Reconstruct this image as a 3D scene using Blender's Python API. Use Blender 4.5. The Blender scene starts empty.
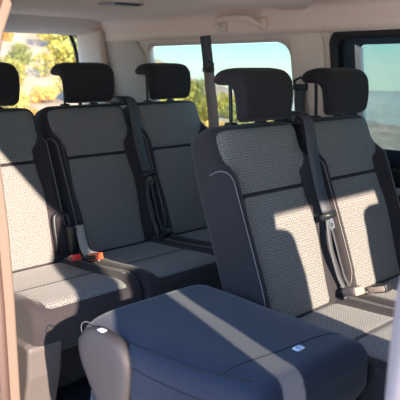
import bpy, bmesh, math, random
from mathutils import Vector, Matrix
from mathutils.geometry import delaunay_2d_cdt
random.seed(7)
scn = bpy.context.scene
COL = scn.collection
PI = math.pi

# ------------------------------------------------------------------ materials
def new_mat(name):
    m = bpy.data.materials.new(name); m.use_nodes = True
    nt = m.node_tree; nt.nodes.clear()
    out = nt.nodes.new('ShaderNodeOutputMaterial')
    return m, nt, out

def plain(name, col, rough=.6, metal=0, spec=.5, noise=0, nscale=40, bump=0, bscale=300, sheen=0, coat=0):
    m, nt, out = new_mat(name)
    b = nt.nodes.new('ShaderNodeBsdfPrincipled')
    b.inputs['Base Color'].default_value = (*col, 1)
    b.inputs['Roughness'].default_value = rough
    b.inputs['Metallic'].default_value = metal
    b.inputs['Specular IOR Level'].default_value = spec
    b.inputs['Sheen Weight'].default_value = sheen
    b.inputs['Coat Weight'].default_value = coat
    tc = nt.nodes.new('ShaderNodeTexCoord')
    if noise:
        n = nt.nodes.new('ShaderNodeTexNoise'); n.inputs['Scale'].default_value = nscale
        n.inputs['Detail'].default_value = 4
        nt.links.new(tc.outputs['Object'], n.inputs['Vector'])
        r = nt.nodes.new('ShaderNodeValToRGB')
        r.color_ramp.elements[0].position = .3; r.color_ramp.elements[1].position = .7
        r.color_ramp.elements[0].color = (*[c * (1 - noise) for c in col], 1)
        r.color_ramp.elements[1].color = (*[min(1, c * (1 + noise)) for c in col], 1)
        nt.links.new(n.outputs['Fac'], r.inputs['Fac'])
        nt.links.new(r.outputs['Color'], b.inputs['Base Color'])
    if bump:
        n = nt.nodes.new('ShaderNodeTexNoise'); n.inputs['Scale'].default_value = bscale
        nt.links.new(tc.outputs['Object'], n.inputs['Vector'])
        bp = nt.nodes.new('ShaderNodeBump'); bp.inputs['Strength'].default_value = bump
        bp.inputs['Distance'].default_value = .002
        nt.links.new(n.outputs['Fac'], bp.inputs['Height'])
        nt.links.new(bp.outputs['Normal'], b.inputs['Normal'])
    nt.links.new(b.outputs['BSDF'], out.inputs['Surface'])
    return m

def woven(name, dark, light, cell=.013):
    """herringbone cloth: short pale dashes in zigzag rows, driven by a UV map in metres"""
    m, nt, out = new_mat(name)
    N = nt.nodes; L = nt.links
    b = N.new('ShaderNodeBsdfPrincipled'); b.inputs['Roughness'].default_value = .9
    b.inputs['Specular IOR Level'].default_value = .2; b.inputs['Sheen Weight'].default_value = .15
    uv = N.new('ShaderNodeUVMap'); uv.uv_map = 'UVMap'
    sp = N.new('ShaderNodeSeparateXYZ'); L.new(uv.outputs['UV'], sp.inputs[0])
    def mt(op, a, b_=None):
        n = N.new('ShaderNodeMath'); n.operation = op
        for i, v in enumerate((a, b_)):
            if v is None: continue
            if isinstance(v, (int, float)): n.inputs[i].default_value = v
            else: L.new(v, n.inputs[i])
        return n.outputs[0]
    zig = mt('PINGPONG', sp.outputs[0], cell * .5)
    diag = mt('ADD', sp.outputs[1], mt('MULTIPLY', zig, .9))
    w1 = mt('SINE', mt('MULTIPLY', diag, 2 * PI / (cell * .72)))
    w2 = mt('SINE', mt('MULTIPLY', sp.outputs[0], 2 * PI / (cell)))
    s = mt('ADD', mt('MULTIPLY', w1, .34), mt('MULTIPLY', w2, .07))
    n = N.new('ShaderNodeTexNoise'); n.inputs['Scale'].default_value = 190; n.inputs['Detail'].default_value = 3
    L.new(uv.outputs['UV'], n.inputs['Vector'])
    s2 = mt('ADD', s, mt('MULTIPLY', mt('SUBTRACT', n.outputs['Fac'], .5), 2.2))
    f = mt('ADD', mt('MULTIPLY', s2, .75), .5)
    r = N.new('ShaderNodeValToRGB')
    r.color_ramp.elements[0].color = (*dark, 1); r.color_ramp.elements[0].position = .1
    r.color_ramp.elements[1].color = (*light, 1); r.color_ramp.elements[1].position = .95
    L.new(f, r.inputs['Fac']); L.new(r.outputs['Color'], b.inputs['Base Color'])
    bp = N.new('ShaderNodeBump'); bp.inputs['Strength'].default_value = .35; bp.inputs['Distance'].default_value = .0015
    L.new(f, bp.inputs['Height']); L.new(bp.outputs['Normal'], b.inputs['Normal'])
    L.new(b.outputs['BSDF'], out.inputs['Surface'])
    return m

def glass(name, tint, refl=.06):
    m, nt, out = new_mat(name)
    t = nt.nodes.new('ShaderNodeBsdfTransparent'); t.inputs['Color'].default_value = (*tint, 1)
    g = nt.nodes.new('ShaderNodeBsdfGlossy'); g.inputs['Roughness'].default_value = .02
    mx = nt.nodes.new('ShaderNodeMixShader'); mx.inputs[0].default_value = refl
    nt.links.new(t.outputs[0], mx.inputs[1]); nt.links.new(g.outputs[0], mx.inputs[2])
    nt.links.new(mx.outputs[0], out.inputs['Surface'])
    return m

M = dict(
    weave=woven('woven_seat_cloth', (.075, .072, .076), (.28, .265, .25), .0125),
    side=plain('dark_seat_cloth', (.030, .025, .029), .85, spec=.2, noise=.15, nscale=200, bump=.5, bscale=500, sheen=.12),
    head=plain('headrest_cloth', (.017, .014, .018), .8, spec=.3, noise=.12, nscale=200, bump=.4, bscale=500, sheen=.06),
    seam=plain('seam_groove', (.012, .011, .013), .9),
    thread=plain('pale_thread', (.22, .20, .20), .8),
    navy=plain('sky_tinted_backing_cloth', (.020, .024, .042), .75, spec=.10, sheen=.16, noise=.1, nscale=120, bump=.25, bscale=260),  # blue of the reflected sky put into the dark cloth's base colour
    grey_plastic=plain('grey_plastic', (.105, .09, .088), .5, spec=.4, bump=.3, bscale=700),
    black_plastic=plain('black_plastic', (.013, .014, .018), .45, spec=.5),
    dark_blue_plastic=plain('dark_blue_plastic', (.02, .04, .07), .5, spec=.5),
    steel=plain('steel', (.55, .55, .56), .25, metal=1),
    belt=plain('belt_webbing', (.055, .055, .065), .55, spec=.5, bump=.4, bscale=900),
    belt_tan=plain('taupe_belt_webbing', (.26, .20, .18), .6, bump=.4, bscale=900),
    red=plain('red_plastic', (.75, .03, .02), .35),
    orange=plain('orange_red_plastic', (.85, .14, .06), .4),
    white=plain('white_label', (.75, .78, .85), .5),
    labelblue=plain('blue_print', (.05, .12, .4), .5),
    trim=plain('beige_trim', (.76, .62, .545), .7, spec=.3, noise=.04, nscale=60, bump=.2, bscale=500),
    liner=plain('beige_headliner', (.86, .71, .62), .9, spec=.15, noise=.05, nscale=120, bump=.3, bscale=600),
    pillar=plain('pillar_trim', (.50, .42, .38), .7, noise=.04, bump=.2, bscale=500),
    pillar_near=plain('mauve_grey_trim', (.26, .21, .21), .6, noise=.04),
    grey_trim=plain('grey_trim', (.33, .31, .30), .7, noise=.04, bump=.2, bscale=500),
    rubber=plain('brown_rubber_seal', (.10, .06, .05), .6),
    darkgrey=plain('dark_grey_plastic', (.036, .031, .034), .6, spec=.3, bump=.3, bscale=700),
    paint=plain('pale_door_frame_paint', (.17, .125, .10), .4, spec=.5, coat=.3),
    carpet=plain('dark_floor_mat', (.012, .014, .022), .8, noise=.3, nscale=150, bump=.6, bscale=300),
    lamp=plain('lamp_lens', (.45, .42, .40), .3),
    bounce_pale=plain('bounce_slab_pale', (.78, .68, .58), .95, noise=.25, nscale=.9, bump=.5, bscale=8),
    hillmat=plain('pale_rocky_slope', (.42, .30, .21), .95, noise=.35, nscale=.9, bump=.6, bscale=5),
    rock=plain('pale_rock', (.60, .48, .41), .9, noise=.2, nscale=3, bump=.6, bscale=10),
    leaf_y=plain('yellow_green_leaves', (.42, .37, .09), .7, noise=.35, nscale=4),
    leaf_g=plain('olive_leaves', (.26, .27, .09), .7, noise=.35, nscale=4),
    leaf_o=plain('ochre_leaves', (.62, .36, .10), .7, noise=.3, nscale=4),
    ridge=plain('far_ridge_ground', (.52, .50, .38), 1, noise=.15, nscale=.03),  # pale tone carries the distance haze in the base colour
    g_clear=glass('clear_glass', (.85, .88, .86), .03),
    g_side=glass('side_glass', (.60, .66, .63), .03),
    g_tint=glass('tinted_glass', (.42, .49, .48), .03),
)

# ------------------------------------------------------------------ object helpers
def mesh_obj(name, bm, mat, parent=None, smooth=True, mods=()):
    bmesh.ops.recalc_face_normals(bm, faces=bm.faces)
    me = bpy.data.meshes.new(name); bm.to_mesh(me); bm.free()
    for p in me.polygons: p.use_smooth = smooth
    if mat: me.materials.append(M[mat] if isinstance(mat, str) else mat)
    o = bpy.data.objects.new(name, me); COL.objects.link(o)
    if parent: o.parent = parent
    for kind, kw in mods:
        md = o.modifiers.new(kind.lower(), kind)
        for k, v in kw.items(): setattr(md, k, v)
    return o

def recenter(o):
    """move a top-level mesh's origin to the middle of its base"""
    vs = [v.co for v in o.data.vertices]
    c = Vector(((min(v.x for v in vs) + max(v.x for v in vs)) / 2, (min(v.y for v in vs) + max(v.y for v in vs)) / 2, min(v.z for v in vs)))
    for v in o.data.vertices: v.co -= c
    o.location = c
    return o

def tag(o, label, cat, group=None, kind=None):
    o['label'] = label; o['category'] = cat
    if group: o['group'] = group
    if kind: o['kind'] = kind
    return o

def empty(name, loc, label, cat, group=None, rz=0):
    o = bpy.data.objects.new(name, None); COL.objects.link(o)
    o.location = loc; o.rotation_euler = (0, 0, rz); o.empty_display_size = .05
    return tag(o, label, cat, group)

def struct(name, bm, mat, smooth=False, mods=()):
    o = mesh_obj(name, bm, mat, None, smooth, mods); o['kind'] = 'structure'; return o

def copy_tree(o, parent=None):
    c = o.copy(); COL.objects.link(c)
    if parent: c.parent = parent
    for ch in list(o.children): copy_tree(ch, c)
    return c

def box(bm, x0, x1, y0, y1, z0, z1, bev=0, seg=2):
    r = bmesh.ops.create_cube(bm, size=1)
    vs = r['verts']
    for v in vs:
        v.co = Vector((x0 + (v.co.x + .5) * (x1 - x0), y0 + (v.co.y + .5) * (y1 - y0), z0 + (v.co.z + .5) * (z1 - z0)))
    if bev:
        es = list({e for v in vs for e in v.link_edges})
        bmesh.ops.bevel(bm, geom=es, offset=bev, segments=seg, affect='EDGES', profile=.5)
    return bm

def tube(bm, pts, r, n=8, closed=False):
    pts = [Vector(p) for p in pts]; rings = []
    N = len(pts); up = None
    for i, p in enumerate(pts):
        a = pts[(i - 1) % N] if (i or closed) else p
        b = pts[(i + 1) % N] if (i < N - 1 or closed) else p
        d = (b - a).normalized()
        if up is None:
            up = d.orthogonal().normalized()
        up = (up - d * up.dot(d)).normalized()
        s = d.cross(up)
        rr = r[i] if isinstance(r, (list, tuple)) else r
        rings.append([bm.verts.new(p + (up * math.cos(2 * PI * k / n) + s * math.sin(2 * PI * k / n)) * rr) for k in range(n)])
    for i in range(N if closed else N - 1):
        A, B = rings[i], rings[(i + 1) % N]
        for k in range(n): bm.faces.new((A[k], A[(k + 1) % n], B[(k + 1) % n], B[k]))
    if not closed:
        bm.faces.new(rings[0]); bm.faces.new(rings[-1])
    return bm

def smooth_pts(pts, k=6):
    """Catmull-Rom through pts"""
    P = [Vector(p) for p in pts]; P = [P[0] * 2 - P[1]] + P + [P[-1] * 2 - P[-2]]; out = []
    for i in range(1, len(P) - 2):
        for j in range(k):
            t = j / k; a, b, c, d = P[i - 1:i + 3]
            out.append(.5 * ((2 * b) + (c - a) * t + (2 * a - 5 * b + 4 * c - d) * t * t + (3 * b - a - 3 * c + d) * t ** 3))
    out.append(P[-2]); return out

def ribbon(bm, pts, nrm, w=.047, th=.0022, smooth=True):
    """flat strap: centre line pts, face normal nrm (one or one per point)"""
    pts = smooth_pts(pts) if smooth else [Vector(p) for p in pts]
    rings = []
    for i, p in enumerate(pts):
        d = (pts[min(i + 1, len(pts) - 1)] - pts[max(i - 1, 0)]).normalized()
        n = Vector(nrm(i / (len(pts) - 1))) if callable(nrm) else Vector(nrm)
        s = d.cross(n).normalized(); n2 = s.cross(d).normalized()
        rings.append([bm.verts.new(p + s * a * w / 2 + n2 * b * th / 2) for a, b in ((-1, -1), (1, -1), (1, 1), (-1, 1))])
    for A, B in zip(rings, rings[1:]):
        for k in range(4): bm.faces.new((A[k], A[(k + 1) % 4], B[(k + 1) % 4], B[k]))
    bm.faces.new(rings[0]); bm.faces.new(rings[-1])
    return bm

def prism(bm, poly, f0, f1):
    """poly of (a,b); f0/f1 map (a,b) to the two end faces"""
    A = [bm.verts.new(f0(*p)) for p in poly]; B = [bm.verts.new(f1(*p)) for p in poly]
    n = len(poly)
    bm.faces.new(A); bm.faces.new(B)
    for k in range(n): bm.faces.new((A[k], A[(k + 1) % n], B[(k + 1) % n], B[k]))
    return bm

def rrect(x0, x1, y0, y1, r, n=6):
    out = []
    rs = r if isinstance(r, (list, tuple)) else [r] * 4
    for (cx, cy, a, q) in ((x1, y1, 0, 0), (x0, y1, 90, 1), (x0, y0, 180, 2), (x1, y0, 270, 3)):
        rr = rs[q]; ccx = cx - rr if cx == x1 else cx + rr; ccy = cy - rr if cy == y1 else cy + rr
        for k in range(n + 1):
            t = math.radians(a + 90 * k / n); out.append((ccx + rr * math.cos(t), ccy + rr * math.sin(t)))
    return out

def inside(p, poly):
    c = False; n = len(poly)
    for i in range(n):
        (x1, y1), (x2, y2) = poly[i], poly[(i + 1) % n]
        if (y1 > p[1]) != (y2 > p[1]) and p[0] < (x2 - x1) * (p[1] - y1) / (y2 - y1) + x1: c = not c
    return c

def sheet(outer, holes, f, step=.08):
    """thin panel with holes in (a,b) space, mapped to 3D by f"""
    pts = []; edges = []
    def addloop(lp):
        s = len(pts); pts.extend(Vector(p) for p in lp)
        edges.extend((s + i, s + (i + 1) % len(lp)) for i in range(len(lp)))
    dense = []
    for i in range(len(outer)):
        a = Vector(outer[i]); b = Vector(outer[(i + 1) % len(outer)]); k = max(1, int((b - a).length / step))
        dense += [tuple(a.lerp(b, j / k)) for j in range(k)]
    addloop(dense)
    for h in holes: addloop(h)
    xs = [p[0] for p in outer]; ys = [p[1] for p in outer]
    x = min(xs) + step / 2
    while x < max(xs):
        y = min(ys) + step / 2
        while y < max(ys):
            if inside((x, y), outer) and not any(inside((x, y), h) for h in holes): pts.append(Vector((x, y)))
            y += step
        x += step
    v, e, fc, *_ = delaunay_2d_cdt(pts, edges, [], 0, 1e-6)
    bm = bmesh.new(); V = [bm.verts.new(f(p.x, p.y)) for p in v]
    for t in fc:
        c = sum((v[i] for i in t), Vector((0, 0))) / len(t)
        if inside(c, outer) and not any(inside(c, h) for h in holes):
            bm.faces.new([V[i] for i in t])
    for vv in [x for x in bm.verts if not x.link_faces]: bm.verts.remove(vv)
    return bm

def lerp_tab(tab, t):
    if t <= tab[0][0]: return tab[0][1]
    for (a, va), (b, vb) in zip(tab, tab[1:]):
        if t <= b:
            k = (t - a) / (b - a); k = k * k * (3 - 2 * k)
            return va + (vb - va) * k
    return tab[-1][1]
def sstep(a, b, x):
    k = max(0, min(1, (x - a) / (b - a))); return k * k * (3 - 2 * k)

# ------------------------------------------------------------------ seats
TILT = math.atan(.357)
AX = Vector((-math.sin(TILT), 0, math.cos(TILT)))      # up the backrest
NR = Vector((math.cos(TILT), 0, math.sin(TILT)))       # out of its front face
P_ = 5.0
class Back:
    """surface of one reclining backrest, local to its seat. t runs up from 0 to H"""
    H = .662
    def __init__(s, hw=.2275, th=.058, bol=.042): s.hw, s.th, s.bol = hw, th, bol
    def w(s, t): return s.hw * lerp_tab([(0, .95), (.12, .99), (.40, 1.0), (.50, .995), (.60, .95), (.655, .92)], t)
    def rnd(s, t):
        a = 1
        for d in (t + .03, s.H - t):
            r = .04
            if d < r: a = min(a, math.sqrt(max(0, 1 - (1 - d / r) ** 2)))
        return a
    def bump(s, y, t):
        a = abs(y) / s.w(t)
        b = sstep(.68, .86, a) * (1 - .55 * sstep(.93, 1.0, a))
        k = sstep(-.02, .10, t) * (1 - sstep(.475, .555, t))
        lumbar = .012 * math.exp(-((t - .22) / .14) ** 2) * (1 - a * a)
        return s.bol * b * k + lumbar
    def front(s, y, t, off=0):
        w = s.w(t) - .045 * (1 - s.rnd(t)); th = s.th * (.25 + .75 * s.rnd(t))
        q = min(1, abs(y) / w)
        n = th * max(0, 1 - q ** P_) ** (1 / P_) - s.th + s.bump(y, t)
        return AX * t + NR * (n + off) + Vector((0, y, 0))
    def shell(s):
        bm = bmesh.new(); rings = []; NT = 44; NA = 56
        for i in range(NT + 1):
            t = -.03 + (s.H + .03) * i / NT
            # denser towards the rounded ends
            u = i / NT; t = -.03 + (s.H + .03) * (.5 - .5 * math.cos(PI * u)) * .35 + (s.H + .03) * u * .65
            r = s.rnd(t); w = max(.02, s.w(t) - .045 * (1 - r)); th = max(.006, s.th * (.25 + .75 * r))
            ring = []
            for k in range(NA):
                a = 2 * PI * k / NA; c, sn = math.cos(a), math.sin(a); P_ = 5.0 if sn > 0 else 7.5
                y = w * math.copysign(abs(c) ** (2 / P_), c); n = th * math.copysign(abs(sn) ** (2 / P_), sn)
                b = s.bump(y, t) if sn > -1e-6 else 0
                fade = min(1, (sn + .0) / .25) if sn > 0 else 0
                back = -.022 if sn < 0 else 0
                ring.append(bm.verts.new(AX * t + NR * (n - s.th + b * max(0, fade) + back * abs(sn)) + Vector((0, y, 0))))
            rings.append(ring)
        for A, B in zip(rings, rings[1:]):
            for k in range(NA): bm.faces.new((A[k], A[(k + 1) % NA], B[(k + 1) % NA], B[k]))
        bm.faces.new(rings[0]); bm.faces.new(rings[-1])
        return bm
    def panel(s, t0, t1, half, off=.0035, rtop=0, nt=26, ny=22):
        """raised cloth panel conforming to the front between t0 and t1, half-width half(t)"""
        bm = bmesh.new(); uvl = bm.loops.layers.uv.new('UVMap')
        g = []
        for i in range(nt + 1):
            t = t0 + (t1 - t0) * i / nt; h = half(t)
            if rtop and t1 - t < rtop: h -= rtop * (1 - math.sqrt(max(0, 1 - (1 - (t1 - t) / rtop) ** 2)))
            row = []
            for j in range(ny + 1):
                y = -h + 2 * h * j / ny
                e = min(1, (h - abs(y)) / .012, (t - t0) / .010 + .0, (t1 - t) / .010); e = max(0, e)
                v = bm.verts.new(s.front(y, t, off * math.sqrt(e) - .0012 * (1 - e))); row.append((v, (y, t)))
            g.append(row)
        for A, B in zip(g, g[1:]):
            for k in range(ny):
                q = (A[k], A[k + 1], B[k + 1], B[k])
                f = bm.faces.new([x[0] for x in q])
                for lp, x in zip(f.loops, q): lp[uvl].uv = x[1]
        return bm
    def line(s, pts, r=.0013, off=.001):
        return tube(bmesh.new(), [s.front(y, t, off) for y, t in pts], r, 6)

def HALF(t): return lerp_tab([(0, .150), (.30, .163), (.42, .158), (.465, .158), (.535, .200), (.62, .205)], t)

def make_cushion(par, L=.47, hw=.226, half=.165, name='seat_cushion'):
    """cushion with raised side bolsters; top near z=0 at the back, 0.03 at the front"""
    prof = [(-.03, -.02), (-.02, 0.0), (.06, .008), (.16, .012), (.26, .018), (.36, .026), (.41, .026), (.445, .014), (.465, -.012),
            (.47, -.05), (.462, -.11), (.44, -.145), (.38, -.15), (.10, -.14), (-.02, -.13), (-.035, -.09)]
    prof = [(x * L / .47, z) for x, z in prof]
    cx, cz = .2, -.06
    bm = bmesh.new(); rings = []; NY = 30
    ys = [hw * math.sin(PI / 2 * (-1 + 2 * i / NY)) for i in range(NY + 1)]
    loop = [(p.x, p.z) for p in smooth_pts([(x, 0, z) for x, z in prof] + [(prof[0][0], 0, prof[0][1])], 3)[:-1]]
    def bolt(y, x, z):
        a = abs(y) / hw
        return (.020 * sstep(.72, .88, a)) * sstep(-.05, 0.0, z) * (1 if x < .40 else max(0, 1 - (x - .40) / .07))
    def ins(y):
        d = hw - abs(y); r = .035
        return r * (1 - math.sqrt(max(0, 1 - (1 - min(d, r) / r) ** 2)))
    for y in ys:
        k = ins(y); ring = []
        for x, z in loop:
            dx, dz = x - cx, z - cz; l = math.hypot(dx, dz)
            x2 = x - dx / l * k * (.8); z2 = z - dz / l * k * .9
            ring.append(bm.verts.new((x2, y, z2 + bolt(y, x, z))))
        rings.append(ring)
    n = len(loop)
    for A, B in zip(rings, rings[1:]):
        for k in range(n): bm.faces.new((A[k], A[(k + 1) % n], B[(k + 1) % n], B[k]))
    bm.faces.new(rings[0]); bm.faces.new(rings[-1])
    cu = mesh_obj(name, bm, 'side', par)
    def top(x, y, off=0):
        z = None
        for (x0, z0), (x1, z1) in zip(loop, loop[1:]):
            if x0 <= x <= x1 and z0 > -.05: z = z0 + (z1 - z0) * (x - x0) / (x1 - x0 + 1e-9); break
        if z is None: z = 0
        return Vector((x, y, z + bolt(y, x, z) + off))
    for (a, b, nm) in ((0.0, .235, 'centre_panel'), (.243, .455, 'centre_panel')):
        a *= L / .47; b *= L / .47
        bm = bmesh.new(); uvl = bm.loops.layers.uv.new('UVMap'); g = []
        for i in range(15):
            x = a + (b - a) * i / 14; row = []
            for j in range(21):
                y = -half + 2 * half * j / 20
                e = max(0, min(1, (half - abs(y)) / .012, (x - a) / .008, (b - x) / .008))
                row.append((bm.verts.new(top(x, y, .0045 * math.sqrt(e) - .001)), (y, x)))
            g.append(row)
        for A, B in zip(g, g[1:]):
            for k in range(20):
                q = (A[k], A[k + 1], B[k + 1], B[k]); f = bm.faces.new([x[0] for x in q])
                for lp, x in zip(f.loops, q): lp[uvl].uv = x[1]
        mesh_obj(nm, bm, 'weave', cu)
    for s in (-1, 1):
        bm = bmesh.new(); tube(bm, [top(x, s * hw * .84, .001) for x in [.02 + .38 * i / 16 for i in range(17)]], .0012, 6)
        mesh_obj('seat_stitching', bm, 'thread', cu)
    return cu

def make_headrest(par, zoff=0):
    """hooked headrest: thick front pad, top rolling back over the posts"""
    prof = [(-.190, .622), (-.168, .634), (-.161, .66), (-.160, .70), (-.166, .745), (-.182, .772), (-.210, .784), (-.250, .786), (-.290, .780), (-.312, .766), (-.317, .748),
            (-.306, .734), (-.280, .731), (-.250, .731), (-.228, .722), (-.218, .70), (-.214, .66), (-.212, .632), (-.203, .622)]
    lp = [(p.x, p.z) for p in smooth_pts([(x, 0, z) for x, z in prof] + [(prof[0][0], 0, prof[0][1])], 2)[:-1]]
    n = len(lp); bm = bmesh.new(); rings = []
    hw = .126; r = .024
    NY = 26
    for i in range(NY + 1):
        u = -1 + 2 * i / NY; y = hw * math.sin(PI / 2 * u)
        d = hw - abs(y); k = (r * (1 - math.sqrt(max(0, 1 - (1 - min(d, r) / r) ** 2))))
        ring = []
        for x, z in lp:
            mx, mz = (-.188, max(.645, min(.745, z))) if z < .728 and x > -.235 else (max(-.292, min(-.195, x)), .757)
            dx, dz = x - mx, z - mz; l = math.hypot(dx, dz) + 1e-6; kk = min(k, l * .9)
            taper = 1 - .05 * sstep(.70, .62, z) - .04 * sstep(-.25, -.32, x)
            ring.append(bm.verts.new((x - dx / l * kk, y * taper, z - dz / l * kk - .012 * (abs(y) / hw) ** 6 * sstep(.70, .78, z) + zoff + .006 * sstep(.66, .74, z))))
        rings.append(ring)
    for A, B in zip(rings, rings[1:]):
        for k in range(n): bm.faces.new((A[k], A[(k + 1) % n], B[(k + 1) % n], B[k]))
    bm.faces.new(rings[0]); bm.faces.new(rings[-1])
    h = mesh_obj('headrest', bm, 'head', par)
    for s in (-1, 1):
        bm = bmesh.new(); tube(bm, [(x, s * (hw - .014), z) for x, z in ((-.180, .632), (-.1665, .66), (-.1655, .70), (-.172, .742), (-.188, .766))], .0011, 6)
        mesh_obj('headrest_stitching', bm, 'seam', h)
    for s in (-1, 1):
        bm = bmesh.new()
        tube(bm, smooth_pts([(-.268, s * .074, .59), (-.270, s * .074, .66), (-.274, s * .074, .742 + zoff)]), .0062, 10)
        mesh_obj('headrest_post', bm, 'steel' if s > 9 else 'black_plastic', h)
    for s in (-1, 1):
        bm = bmesh.new(); box(bm, -.286, -.252, s * .074 - .017, s * .074 + .017, .596, .616, .006)
        mesh_obj('post_collar', bm, 'black_plastic', h)
    return h

def make_base(par, skirt=True):
    bm = bmesh.new()
    prism(bm, [(-.02, -.383), (.26, -.383), (.30, -.35), (.33, -.20), (.34, -.145), (.30, -.135), (.0, -.13), (-.05, -.15)],
          lambda x, z: (x, -.20, z), lambda x, z: (x, .20, z))
    return mesh_obj('seat_base', bm, 'darkgrey', par, False, [('BEVEL', dict(width=.012, segments=3))])

def make_seat(name, loc, label, cat='car seat', group=None, headrest=True, base=True):
    r = empty(name, loc, label, cat, group)
    B = Back()
    sh = mesh_obj('backrest', B.shell(), 'side', r)
    mesh_obj('centre_panel', B.panel(.008, .418, HALF), 'weave', sh)
    mesh_obj('upper_panel', B.panel(.426, .638, HALF, rtop=.035), 'weave', sh)
    mesh_obj('backrest_seam', B.line([(-HALF(.422) + 2 * HALF(.422) * i / 16, .422) for i in range(17)], .0022, .0002), 'seam', sh)
    st = [(.2262, .508), (.2235, .512), (.219, .511), (.214, .503), (.210, .490)] + [(.207 - .006 * i / 20, .47 - .45 * i / 20) for i in range(21)]
    st0 = [(.150, .585), (.185, .575)] + [(lerp_tab([(.0, .196), (.40, .200), (.5, .203), (.56, .198)], t), t) for t in [.555 - .53 * i / 20 for i in range(21)]]
    for s in (-1, 1):
        mesh_obj('side_stitching', B.line([(s * y, t) for y, t in st], .0016, .0014), 'thread', sh)
    if headrest: make_headrest(r)
    make_cushion(r)
    if base: make_base(r)
    # recliner hinges at both sides of the joint
    for s in (-1, 1):
        bm = bmesh.new(); box(bm, -.10, .005, min(s * .216, s * .2295), max(s * .216, s * .2295), -.09, .06, .005)
        mesh_obj('recliner_hinge', bm, 'black_plastic', r)
    return r

R3 = -.997; DZ = .022; PITCH = .46
seatA = make_seat('car_seat', (0, 0, 0), 'grey and black cloth seat in the middle of the nearer row, beside the folded seat')
def seat_copy(loc, label, group=None):
    c = copy_tree(seatA); c.location = loc; c['label'] = label
    return c
s_left2 = seat_copy((0, PITCH + .002, 0), 'upright grey and black cloth seat of the nearer row, against the far sliding door')
s_right3 = seat_copy((R3, -PITCH, DZ), 'rear row seat nearest the open door, most brightly sunlit, at left edge of photo')
s_mid3 = seat_copy((R3, 0, DZ), 'middle seat of the rear row, with orange-red buckle at its cushion corner')
s_left3 = seat_copy((R3, PITCH + .002, DZ), 'rear row seat by the side window, half hidden behind the nearer middle seat')
f1 = seat_copy((1.12, -.435, .05), 'front passenger seat ahead of the folded seat, outside the photo')
f2 = seat_copy((1.12, .42, .05), 'front driver seat ahead of the nearer row, outside the photo')

# side shield on the rear seat by the open door
bm = bmesh.new()
prism(bm, [(-.05, -.38), (.30, -.40), (.40, -.38), (.455, -.20), (.47, -.095), (.44, -.085), (.30, -.085), (.05, -.08), (-.05, -.085)],
      lambda x, z: (x, -.245, z), lambda x, z: (x, -.12, z))
sh = mesh_obj('side_shield', bm, 'grey_plastic', s_right3, False, [('BEVEL', dict(width=.012, segments=3))])
sh['label'] = 'grey plastic side shield'

# ---- folded seat ------------------------------------------------------------
fs = empty('folded_car_seat', (0, -.462, 0), 'seat of the nearer row folded flat forward, dark back panel facing up, coloured navy for reflected sky', 'car seat')
def fold_top(u, v):
    """u 0 (hinge) .. 1 (front tip), v -1 (door side) .. 1"""
    return
LF = .612; X0 = -.215
def fold_shell(off=0):
    bm = bmesh.new(); rings = []; NX = 40; NA = 72; p = 5.5
    for i in range(NX + 1):
        u = i / NX; u = .5 - .5 * math.cos(PI * u) * 1.0 if 0 else u
        # cosine spacing for round ends
        u = (u * .6 + .4 * (.5 - .5 * math.cos(PI * u)))
        x = X0 + LF * u
        r1 = min(1, math.sqrt(max(0, 1 - (1 - min(1, (u * LF) / .03)) ** 2)))
        d = (1 - u) * LF
        r2 = math.sqrt(max(0, 1 - (1 - min(1, d / .04)) ** 2))
        r = min(r1, r2)
        yl = .229 - .006 * sstep(.7, 1, u) - .03 * (1 - r2) - .02 * (1 - r1)      # far side
        yr = -.256 + .055 * sstep(.35, 1, u) + .04 * (1 - r2) + .015 * (1 - r1)     # door side
        zt = .136 - .012 * u - .050 * (1 - r2) - .03 * (1 - r1); zb = -.055 + .08 * (1 - r2) + .03 * (1 - r1)
        cy = (yl + yr) / 2; hw = max(.02, (yl - yr) / 2); cz = (zt + zb) / 2; hz = max(.004, (zt - zb) / 2)
        ring = []
        for k in range(NA):
            a = 2 * PI * k / NA; c, s = math.cos(a), math.sin(a)
            y = cy + hw * math.copysign(abs(c) ** (2 / p), c); z = cz + hz * math.copysign(abs(s) ** (2 / p), s)
            if s > 0: z -= .006 * (abs(c) ** 2)
            # soft dents
            z += .0022 * math.sin(y * 23 + x * 9) * math.sin(x * 17) * (1 if s > 0 else 0)
            ring.append(bm.verts.new((x, y, z)))
        rings.append(ring)
    for A, B in zip(rings, rings[1:]):
        for k in range(NA): bm.faces.new((A[k], A[(k + 1) % NA], B[(k + 1) % NA], B[k]))
    bm.faces.new(rings[0]); bm.faces.new(rings[-1])
    return bm
fb = mesh_obj('folded_backrest', fold_shell(), 'navy', fs)
# surface sampler for seams
from mathutils.bvhtree import BVHTree
_bm = fold_shell(); _bv = BVHTree.FromBMesh(_bm)
def ftop(x, y, off=.0006):
    h = _bv.ray_cast(Vector((x, y, 1)), Vector((0, 0, -1)))
    return h[0] + Vector((0, 0, off)) if h[0] else Vector((x, y, .1))
def fside(x, z, off=.0006):
    h = _bv.ray_cast(Vector((x, -1, z)), Vector((0, 1, 0)))
    return h[0] + Vector((0, -off, 0)) if h[0] else Vector((x, -.25, z))
def poly_line(f, pts, k=10):
    out = []
    for (a, b), (c, d) in zip(pts, pts[1:]): out += [f(a + (c - a) * j / k, b + (d - b) * j / k) for j in range(k)]
    out.append(f(*pts[-1])); return out
bm = tube(bmesh.new(), poly_line(ftop, [(-.19, -.237), (.05, -.232), (.20, -.208), (.33, -.172)]), .0017, 6)
mesh_obj('edge_seam', bm, 'seam', fb)
bm = tube(bmesh.new(), poly_line(ftop, [(.262, -.19), (.285, -.02), (.30, .12), (.31, .222)]), .0012, 6)
mesh_obj('cross_seam', bm, 'seam', fb)
bm = tube(bmesh.new(), poly_line(fside, [(-.17, .075), (.0, .068), (.15, .055), (.34, .045)]), .0012, 6)
mesh_obj('side_seam', bm, 'seam', fb)
_bm.free()
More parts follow.
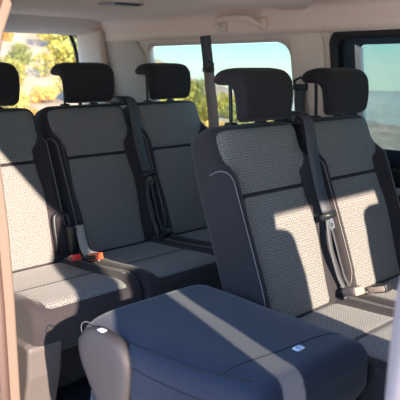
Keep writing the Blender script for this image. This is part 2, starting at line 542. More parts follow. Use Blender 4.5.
# small printed label on the back
bm = bmesh.new(); z = .1245
prism(bm, rrect(.298, .318, .012, .040, .004), lambda a, b: (a, b, z), lambda a, b: (a, b, z + .003))
lb = mesh_obj('printed_label', bm, 'white', fb, False); lb['label'] = 'small white label with blue symbol'
bm = bmesh.new()
tube(bm, [(.308 + .006 * math.cos(a), .026 + .006 * math.sin(a), z + .0032) for a in [2 * PI * i / 14 for i in range(14)]], .0012, 6, True)
mesh_obj('label_symbol', bm, 'labelblue', lb)
# cushion beneath, base, hinge cover
bm = bmesh.new(); rings = []
prof = [(-.19, -.07), (.10, -.064), (.33, -.064), (.365, -.07), (.375, -.09), (.37, -.13), (.33, -.145), (-.15, -.14), (-.20, -.09)]
lp = [(p.x, p.z) for p in smooth_pts([(x, 0, z) for x, z in prof] + [(prof[0][0], 0, prof[0][1])], 3)[:-1]]
for i in range(25):
    y = .238 * math.sin(PI / 2 * (-1 + i / 12)); d = .238 - abs(y); k = .03 * (1 - math.sqrt(max(0, 1 - (1 - min(d, .03) / .03) ** 2)))
    ring = []
    for x, z in lp:
        l = math.hypot(x - .11, z + .065); q = min(k, l * .8)
        ring.append(bm.verts.new((x - (x - .11) / l * q, y - .012, z - (z + .065) / l * q)))
    rings.append(ring)
for A, B in zip(rings, rings[1:]):
    for k in range(len(lp)): bm.faces.new((A[k], A[(k + 1) % len(lp)], B[(k + 1) % len(lp)], B[k]))
bm.faces.new(rings[0]); bm.faces.new(rings[-1])
mesh_obj('seat_cushion', bm, 'navy', fs)
bm = bmesh.new(); box(bm, -.12, .36, -.19, .19, -.30, -.135, .02)
mesh_obj('seat_base', bm, 'black_plastic', fs)
for s in (-1, 1):
    bm = bmesh.new(); tube(bm, smooth_pts([(.33, s * .17, -.16), (.36, s * .17, -.28), (.30, s * .17, -.355), (-.1, s * .17, -.369)]), .014, 8)
    mesh_obj('leg', bm, 'steel', fs)
# hinge cover: rounded grey shield on the door side
HC = [(-.200, .085), (-.165, .118), (-.11, .126), (-.03, .118), (.006, .085), (.012, .04), (.0, -.03), (-.02, -.085), (-.045, -.11), (-.085, -.105), (-.13, -.06), (-.175, .0), (-.198, .045)]
bm = bmesh.new()
lp = [(p.x, p.z) for p in smooth_pts([(x, 0, z) for x, z in HC] + [(HC[0][0], 0, HC[0][1])], 4)[:-1]]
def shrink(k): return [(x + (-.1 - x) * k, z + (.02 - z) * k) for x, z in lp]
layers = [(-.236, 0.0), (-.262, 0.0), (-.272, .04), (-.276, .12), (-.278, .35)]
rings = [[bm.verts.new((x, y, z)) for x, z in shrink(k)] for y, k in layers]
for A, B in zip(rings, rings[1:]):
    for k in range(len(lp)): bm.faces.new((A[k], A[(k + 1) % len(lp)], B[(k + 1) % len(lp)], B[k]))
bm.faces.new(rings[0]); bm.faces.new(rings[-1])
hc = mesh_obj('hinge_cover', bm, 'darkgrey', fs)
hc['label'] = 'rounded grey plastic hinge cover'
bm = bmesh.new(); box(bm, -.122, -.100, -.262, -.246, .1235, .1285, .001)
mesh_obj('warning_sticker', bm, 'white', hc)
bm = bmesh.new()
cord = smooth_pts([(-.176, -.236, .118), (-.184, -.252, .128), (-.192, -.262, .122), (-.184, -.268, .104), (-.174, -.264, .088)], 5)
tube(bm, cord, .0013, 6)
c = mesh_obj('release_cord', bm, 'belt', fs)

# ------------------------------------------------------------------ seat belts
def belt_between(x0, y0, z0, label, dy=-.045):
    r = empty('seat_belt', (x0, y0, z0), label, 'seat belt')
    # reel housing on the shoulder between two backrests
    bm = bmesh.new(); box(bm, -.325, -.222, -.034, .034, .598, .640, .014, 4)
    mesh_obj('reel_housing', bm, 'black_plastic', r)
    bm = bmesh.new(); box(bm, -.222, -.196, -.030, .034, .600, .622, .006)
    mesh_obj('belt_slot', bm, 'head', r)
    pts = [(-.25, -.004, .630), (-.205, -.002, .628), (-.176, .0 + .1 * dy, .598), (-.140, .004 + .4 * dy, .50), (-.098, .010 + .7 * dy, .40), (-.052, .020 + dy, .310)]
    bm = ribbon(bmesh.new(), pts, lambda t: (max(.12, 1 - .0 * t) if t > .2 else .3 + 3 * t, -.15, .45 if t > .2 else 1 - t))
    mesh_obj('webbing', bm, 'belt', r)
    # tongue
    n = Vector((.9, -.25, .35)).normalized()
    c = Vector((-.048, .022 + dy, .300)); d = Vector((.30, .10, -.90)).normalized(); s = d.cross(n).normalized(); n = s.cross(d)
    def fr(a, b, h): return c + s * a + d * b + n * h
    bm = bmesh.new()
    prism(bm, rrect(-.031, .031, -.012, .012, .008), lambda a, b: fr(a, b, -.006), lambda a, b: fr(a, b, .007))
    tg = mesh_obj('tongue', bm, 'black_plastic', r)
    bm = sheet([(-.013, .010), (.013, .010), (.013, .042), (.008, .048), (-.008, .048), (-.013, .042)], [rrect(-.007, .007, .026, .039, .003)], lambda a, b: fr(a, b, 0), .02)
    mesh_obj('tongue_blade', bm, 'steel', tg, False, [('SOLIDIFY', dict(thickness=.0025, offset=0))])
    # lap run going down from the tongue
    for k, off in ((0, -.016), (1, .016)):
        pts = [(-.050, .022 + dy + off * .3, .300), (-.020, .004 + dy * .8 + off, .20), (.006, -.004 + dy * .5 + off, .10), (.026, -.008 + dy * .3 + off, .055), (.032, -.008 + dy * .3 + off, .020)]
        bm = ribbon(bmesh.new(), pts, (.8, -.1 if k == 0 else .3, .2), w=.020 if k else .018)
        mesh_obj('lap_webbing', bm, 'belt', r)
    return r
belt_between(0, .231, 0, 'grey seat belt between the two upright nearer seats, its lap run sunlit', -.075)
belt_between(R3, .231, DZ, 'dark seat belt hanging between the middle and far seats of the rear row')

def wall_belt(gx, gy, gz, pts_up, pts_dn, mat, label, nrm, w=.047):
    r = empty('seat_belt', (gx, gy, gz), label, 'seat belt')
    V = Vector((gx, gy, gz))
    for nm, pts in (('upper_webbing', pts_up), ('webbing', pts_dn)):
        if pts:
            bm = ribbon(bmesh.new(), [Vector(p) - V for p in pts], nrm, w=w); mesh_obj(nm, bm, mat if nm == 'webbing' else 'belt', r)
    bm = bmesh.new(); box(bm, -.036, .036, -.030, -.006, -.012, .016, .008, 3)
    tube(bm, [(-.030, -.018, .01), (-.034, -.018, .03), (0, -.016, .045), (.034, -.018, .03), (.030, -.018, .01)], .006, 8)
    mesh_obj('belt_guide', bm, 'black_plastic', r)
    return r
wall_belt(-1.145, .700, .780, [(-1.155, .668, .945), (-1.150, .676, .87), (-1.145, .684, .785)], [(-1.145, .684, .785), (-1.125, .68, .67), (-1.095, .672, .52), (-1.08, .66, .44)],
          'belt_tan', 'taupe seat belt hanging in front of the rear side window', (.8, -1, 0), .052)
wall_belt(-.600, .735, .705, None, [(-.600, .715, .70), (-.585, .70, .60), (-.560, .68, .50), (-.55, .66, .42)],
          'belt', 'dark seat belt hanging on the pillar behind the far seat of the nearer row', (.25, -1, 0))

# ------------------------------------------------------------------ buckles
def buckle(x, y, z, lean, mat, label, name='belt_buckle', rz=0, sc=1, hm='black_plastic'):
    r = empty(name, (x, y, z), label, 'seat belt buckle', rz=rz); r.rotation_euler = (lean[0], lean[1], rz); r.scale = (sc,) * 3
    bm = bmesh.new(); box(bm, -.011, .011, -.020, .020, 0, .062, .006, 3)
    b = mesh_obj('buckle_housing', bm, hm, r)
    bm = bmesh.new(); box(bm, -.013, .0125, -.0185, .0185, .020, .0655, .003, 2)
    mesh_obj('release_button', bm, mat, b)
    bm = ribbon(bmesh.new(), [(0, 0, .01), (0, 0, -.02), (-.004, 0, -.055)], (1, 0, 0), w=.026)
    mesh_obj('anchor_strap', bm, 'belt', r)
    return r
buckle(R3 + .125, -.318, DZ + .052, (.2, 1.25, .3), 'red', 'red buckle at the inner corner of the sunlit rear seat, left one of the pair', sc=.9)
buckle(R3 + .150, -.262, DZ + .050, (-.2, 1.35, -.7), 'orange', 'orange-red buckle between the sunlit and middle rear cushions, right one of the pair', sc=1.0)
buckle(.030, .190, .048, (.3, 1.25, -.5), 'belt_tan', 'buckle coloured sunlit taupe, lying at the inner edge of the nearer middle cushion', hm='belt_tan', sc=1.1)  # sunlit beige of this and the next buckle put into their colour
buckle(.075, .262, .048, (-.1, 1.25, .5), 'black_plastic', hm='belt_tan', sc=1.1, label='buckle coloured sunlit taupe on the far cushion of the nearer row, below the hanging belt')
buckle(R3 + .05, .20, DZ + .02, (0, .8, 0), 'black_plastic', 'black buckle between the middle and far rear seats')

# armrest-like black bracket between rear right and middle seats
r = empty('seat_bracket', (R3 + .015, -.245, DZ), 'upright black plastic bracket between the sunlit rear seat and the middle rear seat', 'seat bracket')
bm = bmesh.new(); tube(bm, smooth_pts([(-.02, -.055, .04), (-.045, -.052, .17), (-.05, -.035, .192), (-.048, -.005, .190), (-.035, .008, .165), (.01, .012, .03)], 5), .009, 8)
mesh_obj('loop', bm, 'black_plastic', r)
bm = bmesh.new(); box(bm, -.055, .03, -.020, .006, .03, .15, .008)
mesh_obj('plate', bm, 'black_plastic', r)
# folded sun-bright cloth strap beside the middle rear seat
bm = ribbon(bmesh.new(), [(R3 + .035, -.222, DZ + .150), (R3 + .055, -.224, DZ + .10), (R3 + .085, -.228, DZ + .055), (R3 + .115, -.222, DZ + .042), (R3 + .16, -.21, DZ + .042)],
            (.8, -.5, .4), w=.034, th=.006)
tag(recenter(mesh_obj('cloth_strap', bm, 'grey_trim', None)), 'pale cloth strap lying sunlit beside the middle rear seat above the buckles', 'strap')

# ------------------------------------------------------------------ body shell
PROF = [(-.42, .80), (.40, .80), (.60, .765), (.75, .74), (.88, .72), (.96, .69)]     # z -> y of inner skin
def wy(z):
    if z <= PROF[0][0]: return PROF[0][1]
    for (a, ya), (b, yb) in zip(PROF, PROF[1:]):
        if z <= b: return ya + (yb - ya) * (z - a) / (b - a)
    return PROF[-1][1]
XR, XF = -2.2, 2.0
WIN_S = rrect(-1.66, -.665, .47, .905, [.07, .06, .05, .05])       # far side rear window
DOOR = rrect(-.425, .86, .40, .925, [.06, .06, .05, .05])          # sliding door window recess
FWIN = rrect(.98, 1.62, .42, .90, .05)
hole_front = FWIN
bm = sheet([(XR, -.42), (XF, -.42), (XF, .96), (XR, .96)], [WIN_S, DOOR, FWIN], lambda a, b: (a, wy(b), b), .09)
struct('wall_left', bm, 'trim', True, [('SOLIDIFY', dict(thickness=.035, offset=1))])
for o in (bpy.data.objects['wall_left'],):
    # make sure thickness goes outward (+y)
    me = o.data
    if me.polygons[0].normal.y < 0: o.modifiers[0].offset = -1
# glass of that side
def pane(name, loop, yoff, mat, side=1):
    bm = bmesh.new()
    prism(bm, loop, lambda a, b: (a, side * (wy(b) + yoff), b), lambda a, b: (a, side * (wy(b) + yoff + .004), b))
    o = struct(name, bm, mat); return o
pane('window_1', WIN_S, .030, 'g_side')
# door recess: black liner, dark blue reveal, glass
GL = rrect(-.330, .86, .455, .885, [.02, .035, .02, .02])
bm = sheet(DOOR, [GL], lambda a, b: (a, wy(b) + .034, b), .06)
struct('trim_1', bm, 'dark_blue_plastic', False, [('SOLIDIFY', dict(thickness=.004, offset=0))])
d = bpy.data.objects['trim_1']
OUT = rrect(-.447, .90, .36, .952, [.07, .07, .06, .06])
bm = sheet(OUT, [rrect(-.408, .84, .415, .915, [.05, .05, .05, .05])], lambda a, b: (a, wy(b) + .012, b), .06)
struct('door_1', bm, 'black_plastic', True, [('SOLIDIFY', dict(thickness=.044, offset=0)), ('BEVEL', dict(width=.004, segments=2))])
pane('window_2', GL, .036, 'g_tint')
# white strip painting the lit bevel along the rear edge of the door glass
bm = bmesh.new()
prism(bm, [(-.338, .455), (-.312, .455), (-.312, .872), (-.338, .885)], lambda a, b: (a, wy(b) + .012, b), lambda a, b: (a, wy(b) + .032, b))
struct('trim_2', bm, 'white', False)
# lower far door panel (dark) and its handle
bm = bmesh.new(); prism(bm, rrect(-.44, .90, -.36, .385, .05), lambda a, b: (a, .772, b), lambda a, b: (a, .798, b))
struct('trim_3', bm, 'black_plastic', True, [('BEVEL', dict(width=.01, segments=2))])
r = empty('door_handle', (-.10, .77, .30), 'beige pull handle on the dark far sliding door, at right edge of photo', 'door handle')
bm = bmesh.new(); tube(bm, smooth_pts([(-.06, 0, -.02), (-.055, -.03, -.01), (0, -.04, 0), (.06, -.03, .0), (.065, 0, .0)]), .017, 10)
mesh_obj('grip', bm, 'grey_trim', r)
bm = bmesh.new(); box(bm, -.08, .085, .0, .010, -.035, .03, .006); mesh_obj('handle_plate', bm, 'black_plastic', r)
# sill below the rear side window
bm = bmesh.new(); prism(bm, [(.755, .472), (.735, .470), (.715, .452), (.712, .30), (.79, .30), (.79, .472)], lambda a, b: (-2.18, a, b), lambda a, b: (-.50, a, b))
struct('trim_4', bm, 'dark_blue_plastic', False, [('BEVEL', dict(width=.006, segments=2))])
# C pillar cover on the far side between the two windows
bm = bmesh.new()
def cp(o): return lambda a, b: (a, wy(b) - o, b)
prism(bm, [(-.652, .36), (-.47, .36), (-.47, .50), (-.475, .90), (-.48, .945), (-.63, .945), (-.645, .90), (-.652, .50)], cp(.012), cp(-.004))
struct('trim_5', bm, 'trim', True, [('BEVEL', dict(width=.006, segments=3))])
# D pillar cover in the rear corner
bm = bmesh.new()
prism(bm, [(-2.19, .36), (-1.69, .36), (-1.69, .86), (-1.73, .945), (-2.19, .945)], cp(.014), cp(-.004))
struct('trim_6', bm, 'pillar', True, [('BEVEL', dict(width=.008, segments=3))])
bm = bmesh.new()
prism(bm, [(-2.20, .84), (-2.08, .84), (-2.02, .76), (-2.00, .70), (-2.14, .66), (-2.20, .66)], lambda a, b: (a, b - .01, .30), lambda a, b: (a, b - .06, 1.01))
struct('trim_7', bm, 'trim', True, [('BEVEL', dict(width=.02, segments=4))])

# rear wall with tailgate window
def rw(a, b): return (XR, a, b)
TG = [(y, z) for y, z in rrect(-.66, .66, .46, .985, [.10, .10, .06, .06])]
bm = sheet([(-.80, -.42), (.80, -.42), (.80, .40), (.69, .96), (.68, 1.04), (.5, 1.07), (-.5, 1.07), (-.68, 1.04), (-.69, .96), (-.80, .40)], [TG], rw, .1)
struct('wall_rear', bm, 'grey_trim', False, [('SOLIDIFY', dict(thickness=.03, offset=0))])
bm = bmesh.new(); prism(bm, TG, lambda a, b: (XR - .03, a, b), lambda a, b: (XR - .035, a, b))
struct('window_3', bm, 'g_clear')
bm = bmesh.new(); tube(bm, [(XR - .02, .575, .99), (XR - .02, .605, .93), (XR - .02, .62, .87), (XR - .02, .63, .80), (XR - .02, .635, .46)], .012, 6)
struct('trim_8', bm, 'black_plastic')

# ceiling: curved headliner
CP = [(.700, .925), (.692, .955), (.688, .985), (.680, 1.020), (.662, 1.042), (.63, 1.055), (.57, 1.062), (.45, 1.065), (.25, 1.066), (0, 1.066)]
CP = CP + [(-y, z) for y, z in CP[-2:2:-1]]
bm = bmesh.new(); xs = [-2.2, -2.0, -1.7, -1.4, -1.1, -.8, -.5, -.2, .1, .4, .7, 1.0, 1.3, 1.6, 1.75]
g = []
for x in xs:
    dz = -.0
    g.append([bm.verts.new((x, y, z + .015)) for y, z in CP])
for A, B in zip(g, g[1:]):
    for k in range(len(CP) - 1): bm.faces.new((A[k], A[k + 1], B[k + 1], B[k]))
o = struct('ceiling', bm, 'liner', True, [('SOLIDIFY', dict(thickness=.03, offset=0))])
# rear cross rib of the headliner
bm = bmesh.new(); prism(bm, [(-2.20, .985), (-2.14, .978), (-2.08, .992), (-2.02, 1.03), (-1.98, 1.075), (-2.20, 1.075)], lambda a, b: (a, -.69, b), lambda a, b: (a, .70, b))
struct('trim_9', bm, 'liner', True, [('BEVEL', dict(width=.012, segments=4))])
# lowered headliner field above the nearer row
POD = [(-.46, -.45), (-.47, .10), (-.50, .44), (-.47, .50), (-.40, .50), (-.10, .14), (-.02, .0), (0, -.45)]
bm = bmesh.new(); prism(bm, POD, lambda a, b: (a, b, 1.014), lambda a, b: (a, b, 1.06))
struct('trim_10', bm, 'liner', True, [('BEVEL', dict(width=.028, segments=5))])

# dome lamp
r = empty('dome_lamp', (-1.17, .165, 1.0660), 'oval ceiling lamp with dark switch strip, set in the beige headliner', 'ceiling lamp')
bm = bmesh.new(); prism(bm, rrect(-.075, .075, -.095, .105, .06, 8), lambda a, b: (a, b, -.004), lambda a, b: (a * .96, b * .96, .012))
mesh_obj('bezel', bm, 'grey_trim', r, False, [('BEVEL', dict(width=.003, segments=2))])
bm = bmesh.new(); prism(bm, rrect(-.055, .030, -.075, .085, .03, 6), lambda a, b: (a, b, -.007), lambda a, b: (a, b, .0))
mesh_obj('lens', bm, 'lamp', r, False)
bm = bmesh.new(); prism(bm, rrect(.034, .060, -.060, .070, .01, 4), lambda a, b: (a, b, -.009), lambda a, b: (a, b, .0))
mesh_obj('switch_strip', bm, 'black_plastic', r, False)

# grab handle
r = empty('grab_handle', (-.905, .650, .992), 'beige grab handle on the roof rail above the rear side window', 'grab handle')
bm = bmesh.new()
tube(bm, smooth_pts([(-.128, .03, -.012), (-.127, .0, -.010), (-.121, -.042, -.004), (-.092, -.056, .016), (0, -.060, .021), (.092, -.056, .016), (.121, -.042, -.004), (.127, .0, -.010), (.128, .03, -.012)], 6), .0135, 10)
mesh_obj('grip', bm, 'trim', r)
for s in (-1, 1):
    bm = bmesh.new(); box(bm, s * .126 - .024, s * .126 + .024, -.002, .035, -.032, .016, .010, 3)
    mesh_obj('mount', bm, 'trim', r)

# near side: C pillar, B pillar, header, sill, quarter panel, front door
def solid_strip(name, mat, secs, smooth=False, bev=.01):
    """secs: list of (z, x0, x1, y_in, y_out)"""
    bm = bmesh.new(); rings = []
    for z, x0, x1, yi, yo in secs:
        rings.append([bm.verts.new(p) for p in ((x0, yi, z), (x1, yi, z), (x1, yo, z), (x0, yo, z))])
    for A, B in zip(rings, rings[1:]):
        for k in range(4): bm.faces.new((A[k], A[(k + 1) % 4], B[(k + 1) % 4], B[k]))
    bm.faces.new(rings[0]); bm.faces.new(rings[-1])
    return struct(name, bm, mat, smooth, [('BEVEL', dict(width=bev, segments=3))])
CPY = [(-.42, .80), (.152, .80), (.356, .805), (.468, .812), (.567, .820), (.70, .816), (.80, .805), (.883, .786), (.965, .752), (1.04, .71)]
solid_strip('trim_11', 'paint', [(z, -.56, -.405, -y, -y - .12) for z, y in CPY], True, .01)
bm = ribbon(bmesh.new(), [(-.402, -y - .052, z) for z, y in CPY], (1, 0, 0), w=.026, th=.014, smooth=False)
struct('trim_12', bm, 'rubber', True)
bm = bmesh.new(); rings = []
for z, xi, xo, x1, yi, yo in [(-.42, .74, .782, .92, -.73, -.92), (.30, .74, .822, .92, -.73, -.935), (.42, .735, .832, .92, -.725, -.935), (.50, .73, .840, .93, -.72, -.93), (.56, .73, .825, .93, -.72, -.875), (.72, .72, .855, .92, -.70, -.84), (.87, .72, .85, .92, -.67, -.785), (.98, .715, .85, .92, -.64, -.755), (1.05, .71, .85, .92, -.62, -.74)]:  # lower sections bulged outward to shade the folded seat's door side
    rings.append([bm.verts.new(p) for p in ((xi, yi, z), (x1, yi, z), (x1, yo, z), (xo, yo, z), (xi + .58 * (xo - xi), yo + .06, z))])
for A, B in zip(rings, rings[1:]):
    for k in range(5): bm.faces.new((A[k], A[(k + 1) % 5], B[(k + 1) % 5], B[k]))
bm.faces.new(rings[0]); bm.faces.new(rings[-1])
struct('trim_13', bm, 'pillar_near', True, [('BEVEL', dict(width=.008, segments=3))])
bm = bmesh.new(); prism(bm, [(-.69, .985), (-.62, 1.02), (-.60, 1.075), (-.70, 1.085), (-.80, 1.03), (-.79, .995)], lambda a, b: (XR, a, b), lambda a, b: (1.75, a, b))
struct('trim_14', bm, 'paint', True, [('BEVEL', dict(width=.01, segments=3))])
QW = rrect(-1.66, -.665, .47, .905, .06)
bm = sheet([(XR, -.42), (-.50, -.42), (-.50, .985), (XR, .985)], [QW], lambda a, b: (a, -wy(b) - .055, b), .09)
struct('wall_right', bm, 'trim', True, [('SOLIDIFY', dict(thickness=.03, offset=0))])
pane('window_4', QW, .06, 'g_tint', -1)
bm = sheet([(.89, -.42), (XF, -.42), (XF, .70), (1.75, .985), (.89, .985)], [rrect(.93, 1.66, .36, .93, .05)], lambda a, b: (a, -wy(b) - .03, b), .09)
struct('wall_front', bm, 'trim', True, [('SOLIDIFY', dict(thickness=.03, offset=0))])
pane('window_5', rrect(.93, 1.66, .36, .93, .05), .03, 'g_clear', -1)
# floor and sill
bm = bmesh.new(); box(bm, XR, XF, -.84, .82, -.46, -.402); struct('floor', bm, 'carpet')
bm = bmesh.new(); box(bm, -.41, .74, -.90, -.80, -.50, -.385, .015); struct('trim_15', bm, 'paint', True)
# dashboard bulkhead and windscreen
bm = bmesh.new(); prism(bm, [(1.55, .30), (1.62, .42), (2.0, .46), (2.4, .44), (2.4, -.42), (1.95, -.42), (1.8, .1)], lambda a, b: (a, -.78, b), lambda a, b: (a, .78, b))
struct('trim_16', bm, 'black_plastic', False, [('BEVEL', dict(width=.02, segments=2))])
bm = bmesh.new(); A = [bm.verts.new(p) for p in ((1.75, -.64, 1.05), (1.75, .64, 1.05), (2.4, .76, .46), (2.4, -.76, .46))]; bm.faces.new(A)
struct('window_6', bm, 'g_clear')
# seat rails on the floor
for i, y in enumerate((-.62, -.30, .16, .62)):
    bm = bmesh.new(); box(bm, -1.2, .5, y - .02, y + .02, -.402, -.388, .004)
    box(bm, -1.2, .5, y - .006, y + .006, -.389, -.384)
    tag(recenter(mesh_obj('seat_rail', bm, 'steel', None, False)), ['steel floor rail nearest the open door', 'second steel floor rail from the open door', 'steel floor rail under the middle seats', 'steel floor rail beside the far door'][i], 'floor rail', 'floor rails')

# ------------------------------------------------------------------ outside
CAM = Vector((1.2056, -1.6251, .792))
def az_pos(px, r):
    a = math.radians(136.26) + math.atan((200 - px) / 650)
    return CAM.x + r * math.cos(a), CAM.y + r * math.sin(a)
def terr(x, y):
    dx, dy = x - CAM.x, y - CAM.y; r = math.hypot(dx, dy); a = math.degrees(math.atan2(dy, dx)) % 360
    k = lerp_tab([(100, -.05), (124, -.05), (130, -.035), (135, .015), (141, .06), (147, .26), (175, .28), (200, .0), (260, 0)], a) if 90 < a < 270 else -.01
    z = -.78 + max(0, r - 7) * k
    z += (.12 * math.sin(x * .9 + y * .4) + .08 * math.sin(x * 2.3 - y * 1.7)) * sstep(6, 9, r)
    return z
bm = bmesh.new(); N = 90; g = []
for i in range(N + 1):
    row = []
    for j in range(N + 1):
        x = -30 + 60 * i / N; y = -30 + 60 * j / N
        row.append(bm.verts.new((x, y, terr(x, y))))
    g.append(row)
for i in range(N):
    for j in range(N): bm.faces.new((g[i][j], g[i + 1][j], g[i + 1][j + 1], g[i][j + 1]))
o = struct('ground', bm, 'hillmat', True)
bm = bmesh.new(); box(bm, -4.0, 5.0, -6.5, 2.5, -.86, -.70, .02)  # unseen pale slab added to bounce sunlight up onto the ceiling
struct('bounce_slab', bm, 'bounce_pale')
# far valley floor and ridge
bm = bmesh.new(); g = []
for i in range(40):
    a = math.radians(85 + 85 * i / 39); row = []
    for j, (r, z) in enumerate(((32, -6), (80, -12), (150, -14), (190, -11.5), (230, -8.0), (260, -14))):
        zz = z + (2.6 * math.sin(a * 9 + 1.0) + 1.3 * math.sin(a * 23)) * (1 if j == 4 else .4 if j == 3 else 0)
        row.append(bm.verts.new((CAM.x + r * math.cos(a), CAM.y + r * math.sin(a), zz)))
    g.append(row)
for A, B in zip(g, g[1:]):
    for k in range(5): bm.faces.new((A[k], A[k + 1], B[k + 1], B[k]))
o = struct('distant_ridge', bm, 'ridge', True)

def bush_mesh(seed, n=1500, leaf=.07, stretch=1.0):
    rnd = random.Random(seed); bm = bmesh.new()
    blobs = [(Vector((rnd.uniform(-.45, .45), rnd.uniform(-.45, .45), rnd.uniform(.25, .8) * stretch)), rnd.uniform(.28, .42)) for _ in range(9)]
    for _ in range(n):
        c, r = rnd.choice(blobs)
        d = Vector((rnd.gauss(0, 1), rnd.gauss(0, 1), rnd.gauss(0, 1))).normalized()
        p = c + d * r * rnd.uniform(.6, 1.05)
        if p.z < .02: continue
        u = Vector((rnd.gauss(0, 1), rnd.gauss(0, 1), rnd.gauss(0, 1))).normalized(); v = u.orthogonal().normalized()
        l = leaf * rnd.uniform(.6, 1.3)
        bm.faces.new([bm.verts.new(p + q) for q in (-u * l, v * l * .45, u * l, -v * l * .45)])
    me = bpy.data.meshes.new('bush_foliage'); bm.to_mesh(me); bm.free(); return me
def stem_mesh(seed):
    rnd = random.Random(seed); bm = bmesh.new()
    for k in range(5):
        a = rnd.uniform(0, 2 * PI); tube(bm, [(0, 0, -.15), (.1 * math.cos(a), .1 * math.sin(a), .2), (.3 * math.cos(a), .3 * math.sin(a), .6)], [.03, .02, .01], 5)
    me = bpy.data.meshes.new('stems'); bm.to_mesh(me); bm.free(); return me
BUSH = {}
for mk in ('leaf_y', 'leaf_g', 'leaf_o'):
    for k in range(2):
        me = bush_mesh(hash(mk) % 97 + k if 0 else {'leaf_y': 11, 'leaf_g': 23, 'leaf_o': 37}[mk] + k, 1500); me.materials.append(M[mk]); BUSH[(mk, k)] = me
STEM = stem_mesh(3); STEM.materials.append(M['rubber'])
PLACED = []
def find_spot(px, r, s, k):
    """walk outwards from the wanted distance until nothing stands in the way"""
    r0, s0 = r, s
    for step in range(60):
        x, y = az_pos(px, r)
        if all(max(abs(x - a), abs(y - b)) > (s * k + c) for a, b, c in PLACED): break
        r += .35
    PLACED.append((x, y, s * k)); return x, y, s
def bush(px, r, s, mk, k, label, group, sz=1.0, dz=0):
    x, y, s = find_spot(px, r, s, .86)
    e = empty('bush', (x, y, terr(x, y) - .05 + dz), label, 'bush', group, rz=px * .7)
    f = bpy.data.objects.new('foliage', BUSH[(mk, k)]); COL.objects.link(f); f.parent = e; f.scale = (s, s, s * sz)
    t = bpy.data.objects.new('stem', STEM); COL.objects.link(t); t.parent = e; t.scale = (s, s, s * sz)
    return e
# slope seen through the tailgate window
hill = [(8, 12, .55, 'leaf_y', 0), (24, 14, .4, 'leaf_g', 1), (60, 12.5, .62, 'leaf_y', 1), (78, 11, .5, 'leaf_y', 0), (46, 10.5, .3, 'leaf_o', 0), (26, 9.6, .33, 'leaf_o', 1),
        (68, 15, .7, 'leaf_y', 0), (6, 15.5, .4, 'leaf_o', 0), (84, 13.5, .6, 'leaf_g', 0), (14, 10.2, .35, 'leaf_y', 1), (54, 9.4, .3, 'leaf_y', 0)]
CN = {'leaf_y': 'yellow-green', 'leaf_g': 'dark olive', 'leaf_o': 'ochre'}
GROUP_H = 'bushes on the rocky slope'
for i, (px, r, s, mk, k) in enumerate(hill):
    bush(px, r, s, mk, k, f'{CN[mk]} bush on the pale rocky slope seen through the tailgate window', GROUP_H + ' ' + CN[mk])
rocks = [(36, 11.2, .5), (18, 12.6, .45), (42, 12.8, .55), (33, 10, .32), (48, 14.6, .6), (60, 10.4, .28), (28, 16, .7), (4, 13.4, .45), (38, 9, .28), (56, 16.5, .7)]
rme = []
for k in range(3):
    bm = bmesh.new(); bmesh.ops.create_icosphere(bm, subdivisions=3, radius=1); rr = random.Random(k)
    ph = [rr.uniform(0, 6) for _ in range(6)]
    for v in bm.verts:
        c = v.co.copy(); q = 1 + .18 * math.sin(c.x * 3 + ph[0]) + .15 * math.sin(c.y * 4 + ph[1]) + .12 * math.sin(c.z * 5 + ph[2]) + .05 * math.sin(c.x * 11 + c.y * 9 + ph[3])
        v.co = Vector((c.x * q, c.y * q * .8, c.z * q * .6))
    me = bpy.data.meshes.new('rock'); bm.to_mesh(me); bm.free(); me.materials.append(M['rock']); rme.append(me)
for i, (px, r, s) in enumerate(rocks):
    x, y, s = find_spot(px, r, s, 1.12); o = bpy.data.objects.new('rock', rme[i % 3]); COL.objects.link(o)
    o.location = (x, y, terr(x, y) + s * .1); o.scale = (s,) * 3; o.rotation_euler = (0, 0, i * 1.3)
    tag(o, 'pale weathered rock among bushes on the slope behind the tailgate window', 'rock', 'rocks on the slope')
# plants beyond the far side windows
side = [(152, 9, .42, 'leaf_g', 0, 1.2), (166, 13, .62, 'leaf_y', 1, 1.2), (181, 9.5, .40, 'leaf_g', 1, 1.3), (196, 14, .60, 'leaf_y', 0, 1.1), (204, 8.6, .38, 'leaf_y', 1, 1.3), (217, 12, .50, 'leaf_o', 0, 1.0),
        (230, 9, .40, 'leaf_g', 0, 1.2), (245, 13, .5, 'leaf_y', 0, 1.0), (259, 9.5, .40, 'leaf_y', 1, 1.1), (272, 13, .45, 'leaf_o', 1, .9), (286, 10, .40, 'leaf_y', 0, 1.0), (299, 13, .45, 'leaf_o', 0, .9),
        (158, 17, .95, 'leaf_g', 1, 1.1), (174, 18, .9, 'leaf_y', 0, 1.0), (188, 19, .9, 'leaf_g', 0, 1.0), (209, 18, .85, 'leaf_y', 1, .9), (224, 20, .9, 'leaf_y', 0, .8), (238, 18, .8, 'leaf_g', 1, .8), (252, 21, .9, 'leaf_y', 1, .8), (280, 20, .8, 'leaf_y', 0, .7)]
for px, r, s, mk, k, sz in side:
    where = 'left part of the' if px < 215 else 'right part of the'
    bush(px, r, s, mk, k, f'{CN[mk]} bush beyond the {where} rear side window', 'bushes beyond the side window ' + CN[mk] + ' ' + where[:5], sz)

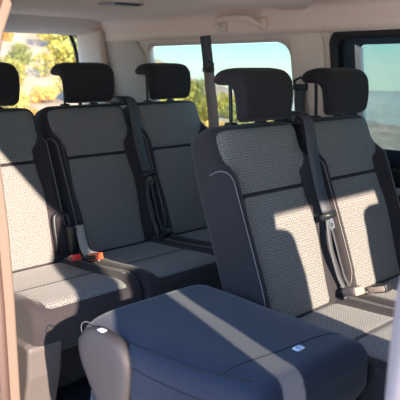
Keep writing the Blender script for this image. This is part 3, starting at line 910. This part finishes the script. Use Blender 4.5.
# ------------------------------------------------------------------ light
w = bpy.data.worlds.new('World'); scn.world = w; w.use_nodes = True
nt = w.node_tree; nt.nodes.clear(); N_ = nt.nodes; L_ = nt.links
out = N_.new('ShaderNodeOutputWorld'); bg = N_.new('ShaderNodeBackground')
tc = N_.new('ShaderNodeTexCoord'); sp = N_.new('ShaderNodeSeparateXYZ'); L_.new(tc.outputs['Generated'], sp.inputs[0])
mr = N_.new('ShaderNodeMapRange'); mr.inputs['From Min'].default_value = -.1; mr.inputs['From Max'].default_value = 1
L_.new(sp.outputs[2], mr.inputs['Value'])
rp = N_.new('ShaderNodeValToRGB'); e = rp.color_ramp.elements
e[0].position = 0; e[0].color = (.62, .66, .60, 1)
e[1].position = 1; e[1].color = (.16, .34, .80, 1)
for p, c in ((.09, (.62, .72, .64)), (.13, (.40, .68, .70)), (.30, (.30, .52, .82))):
    q = e.new(p); q.color = (*c, 1)
L_.new(mr.outputs[0], rp.inputs['Fac']); L_.new(rp.outputs['Color'], bg.inputs['Color'])
bg.inputs['Strength'].default_value = 3.5; L_.new(bg.outputs[0], out.inputs['Surface'])

S = Vector((1, -.26, .40)).normalized()
sun = bpy.data.lights.new('sun', 'SUN'); sun.energy = 17; sun.angle = math.radians(.8); sun.color = (1, .84, .68)
so = bpy.data.objects.new('sun', sun); COL.objects.link(so); so.rotation_euler = S.to_track_quat('Z', 'Y').to_euler(); so.location = (5, -5, 8)

# ------------------------------------------------------------------ camera
yaw, pit, f = 2.3782, .2009, 650.05
cd = bpy.data.cameras.new('camera'); cam = bpy.data.objects.new('camera', cd); COL.objects.link(cam); scn.camera = cam
cd.sensor_width = 36; cd.lens = f / 400 * 36; cd.clip_start = .02; cd.clip_end = 600
fw = Vector((math.cos(pit) * math.cos(yaw), math.cos(pit) * math.sin(yaw), -math.sin(pit)))
cam.location = CAM; cam.rotation_euler = fw.to_track_quat('-Z', 'Y').to_euler()
cd.dof.use_dof = True; cd.dof.focus_distance = 2.25; cd.dof.aperture_fstop = 5.6

vs = scn.view_settings; vs.view_transform = 'Standard'; vs.look = 'None'; vs.gamma = 1; vs.exposure = .18; vs.use_curve_mapping = False
scn.cycles.use_denoising = True
scn.cycles.max_bounces = 8; scn.cycles.diffuse_bounces = 5; scn.cycles.transparent_max_bounces = 12
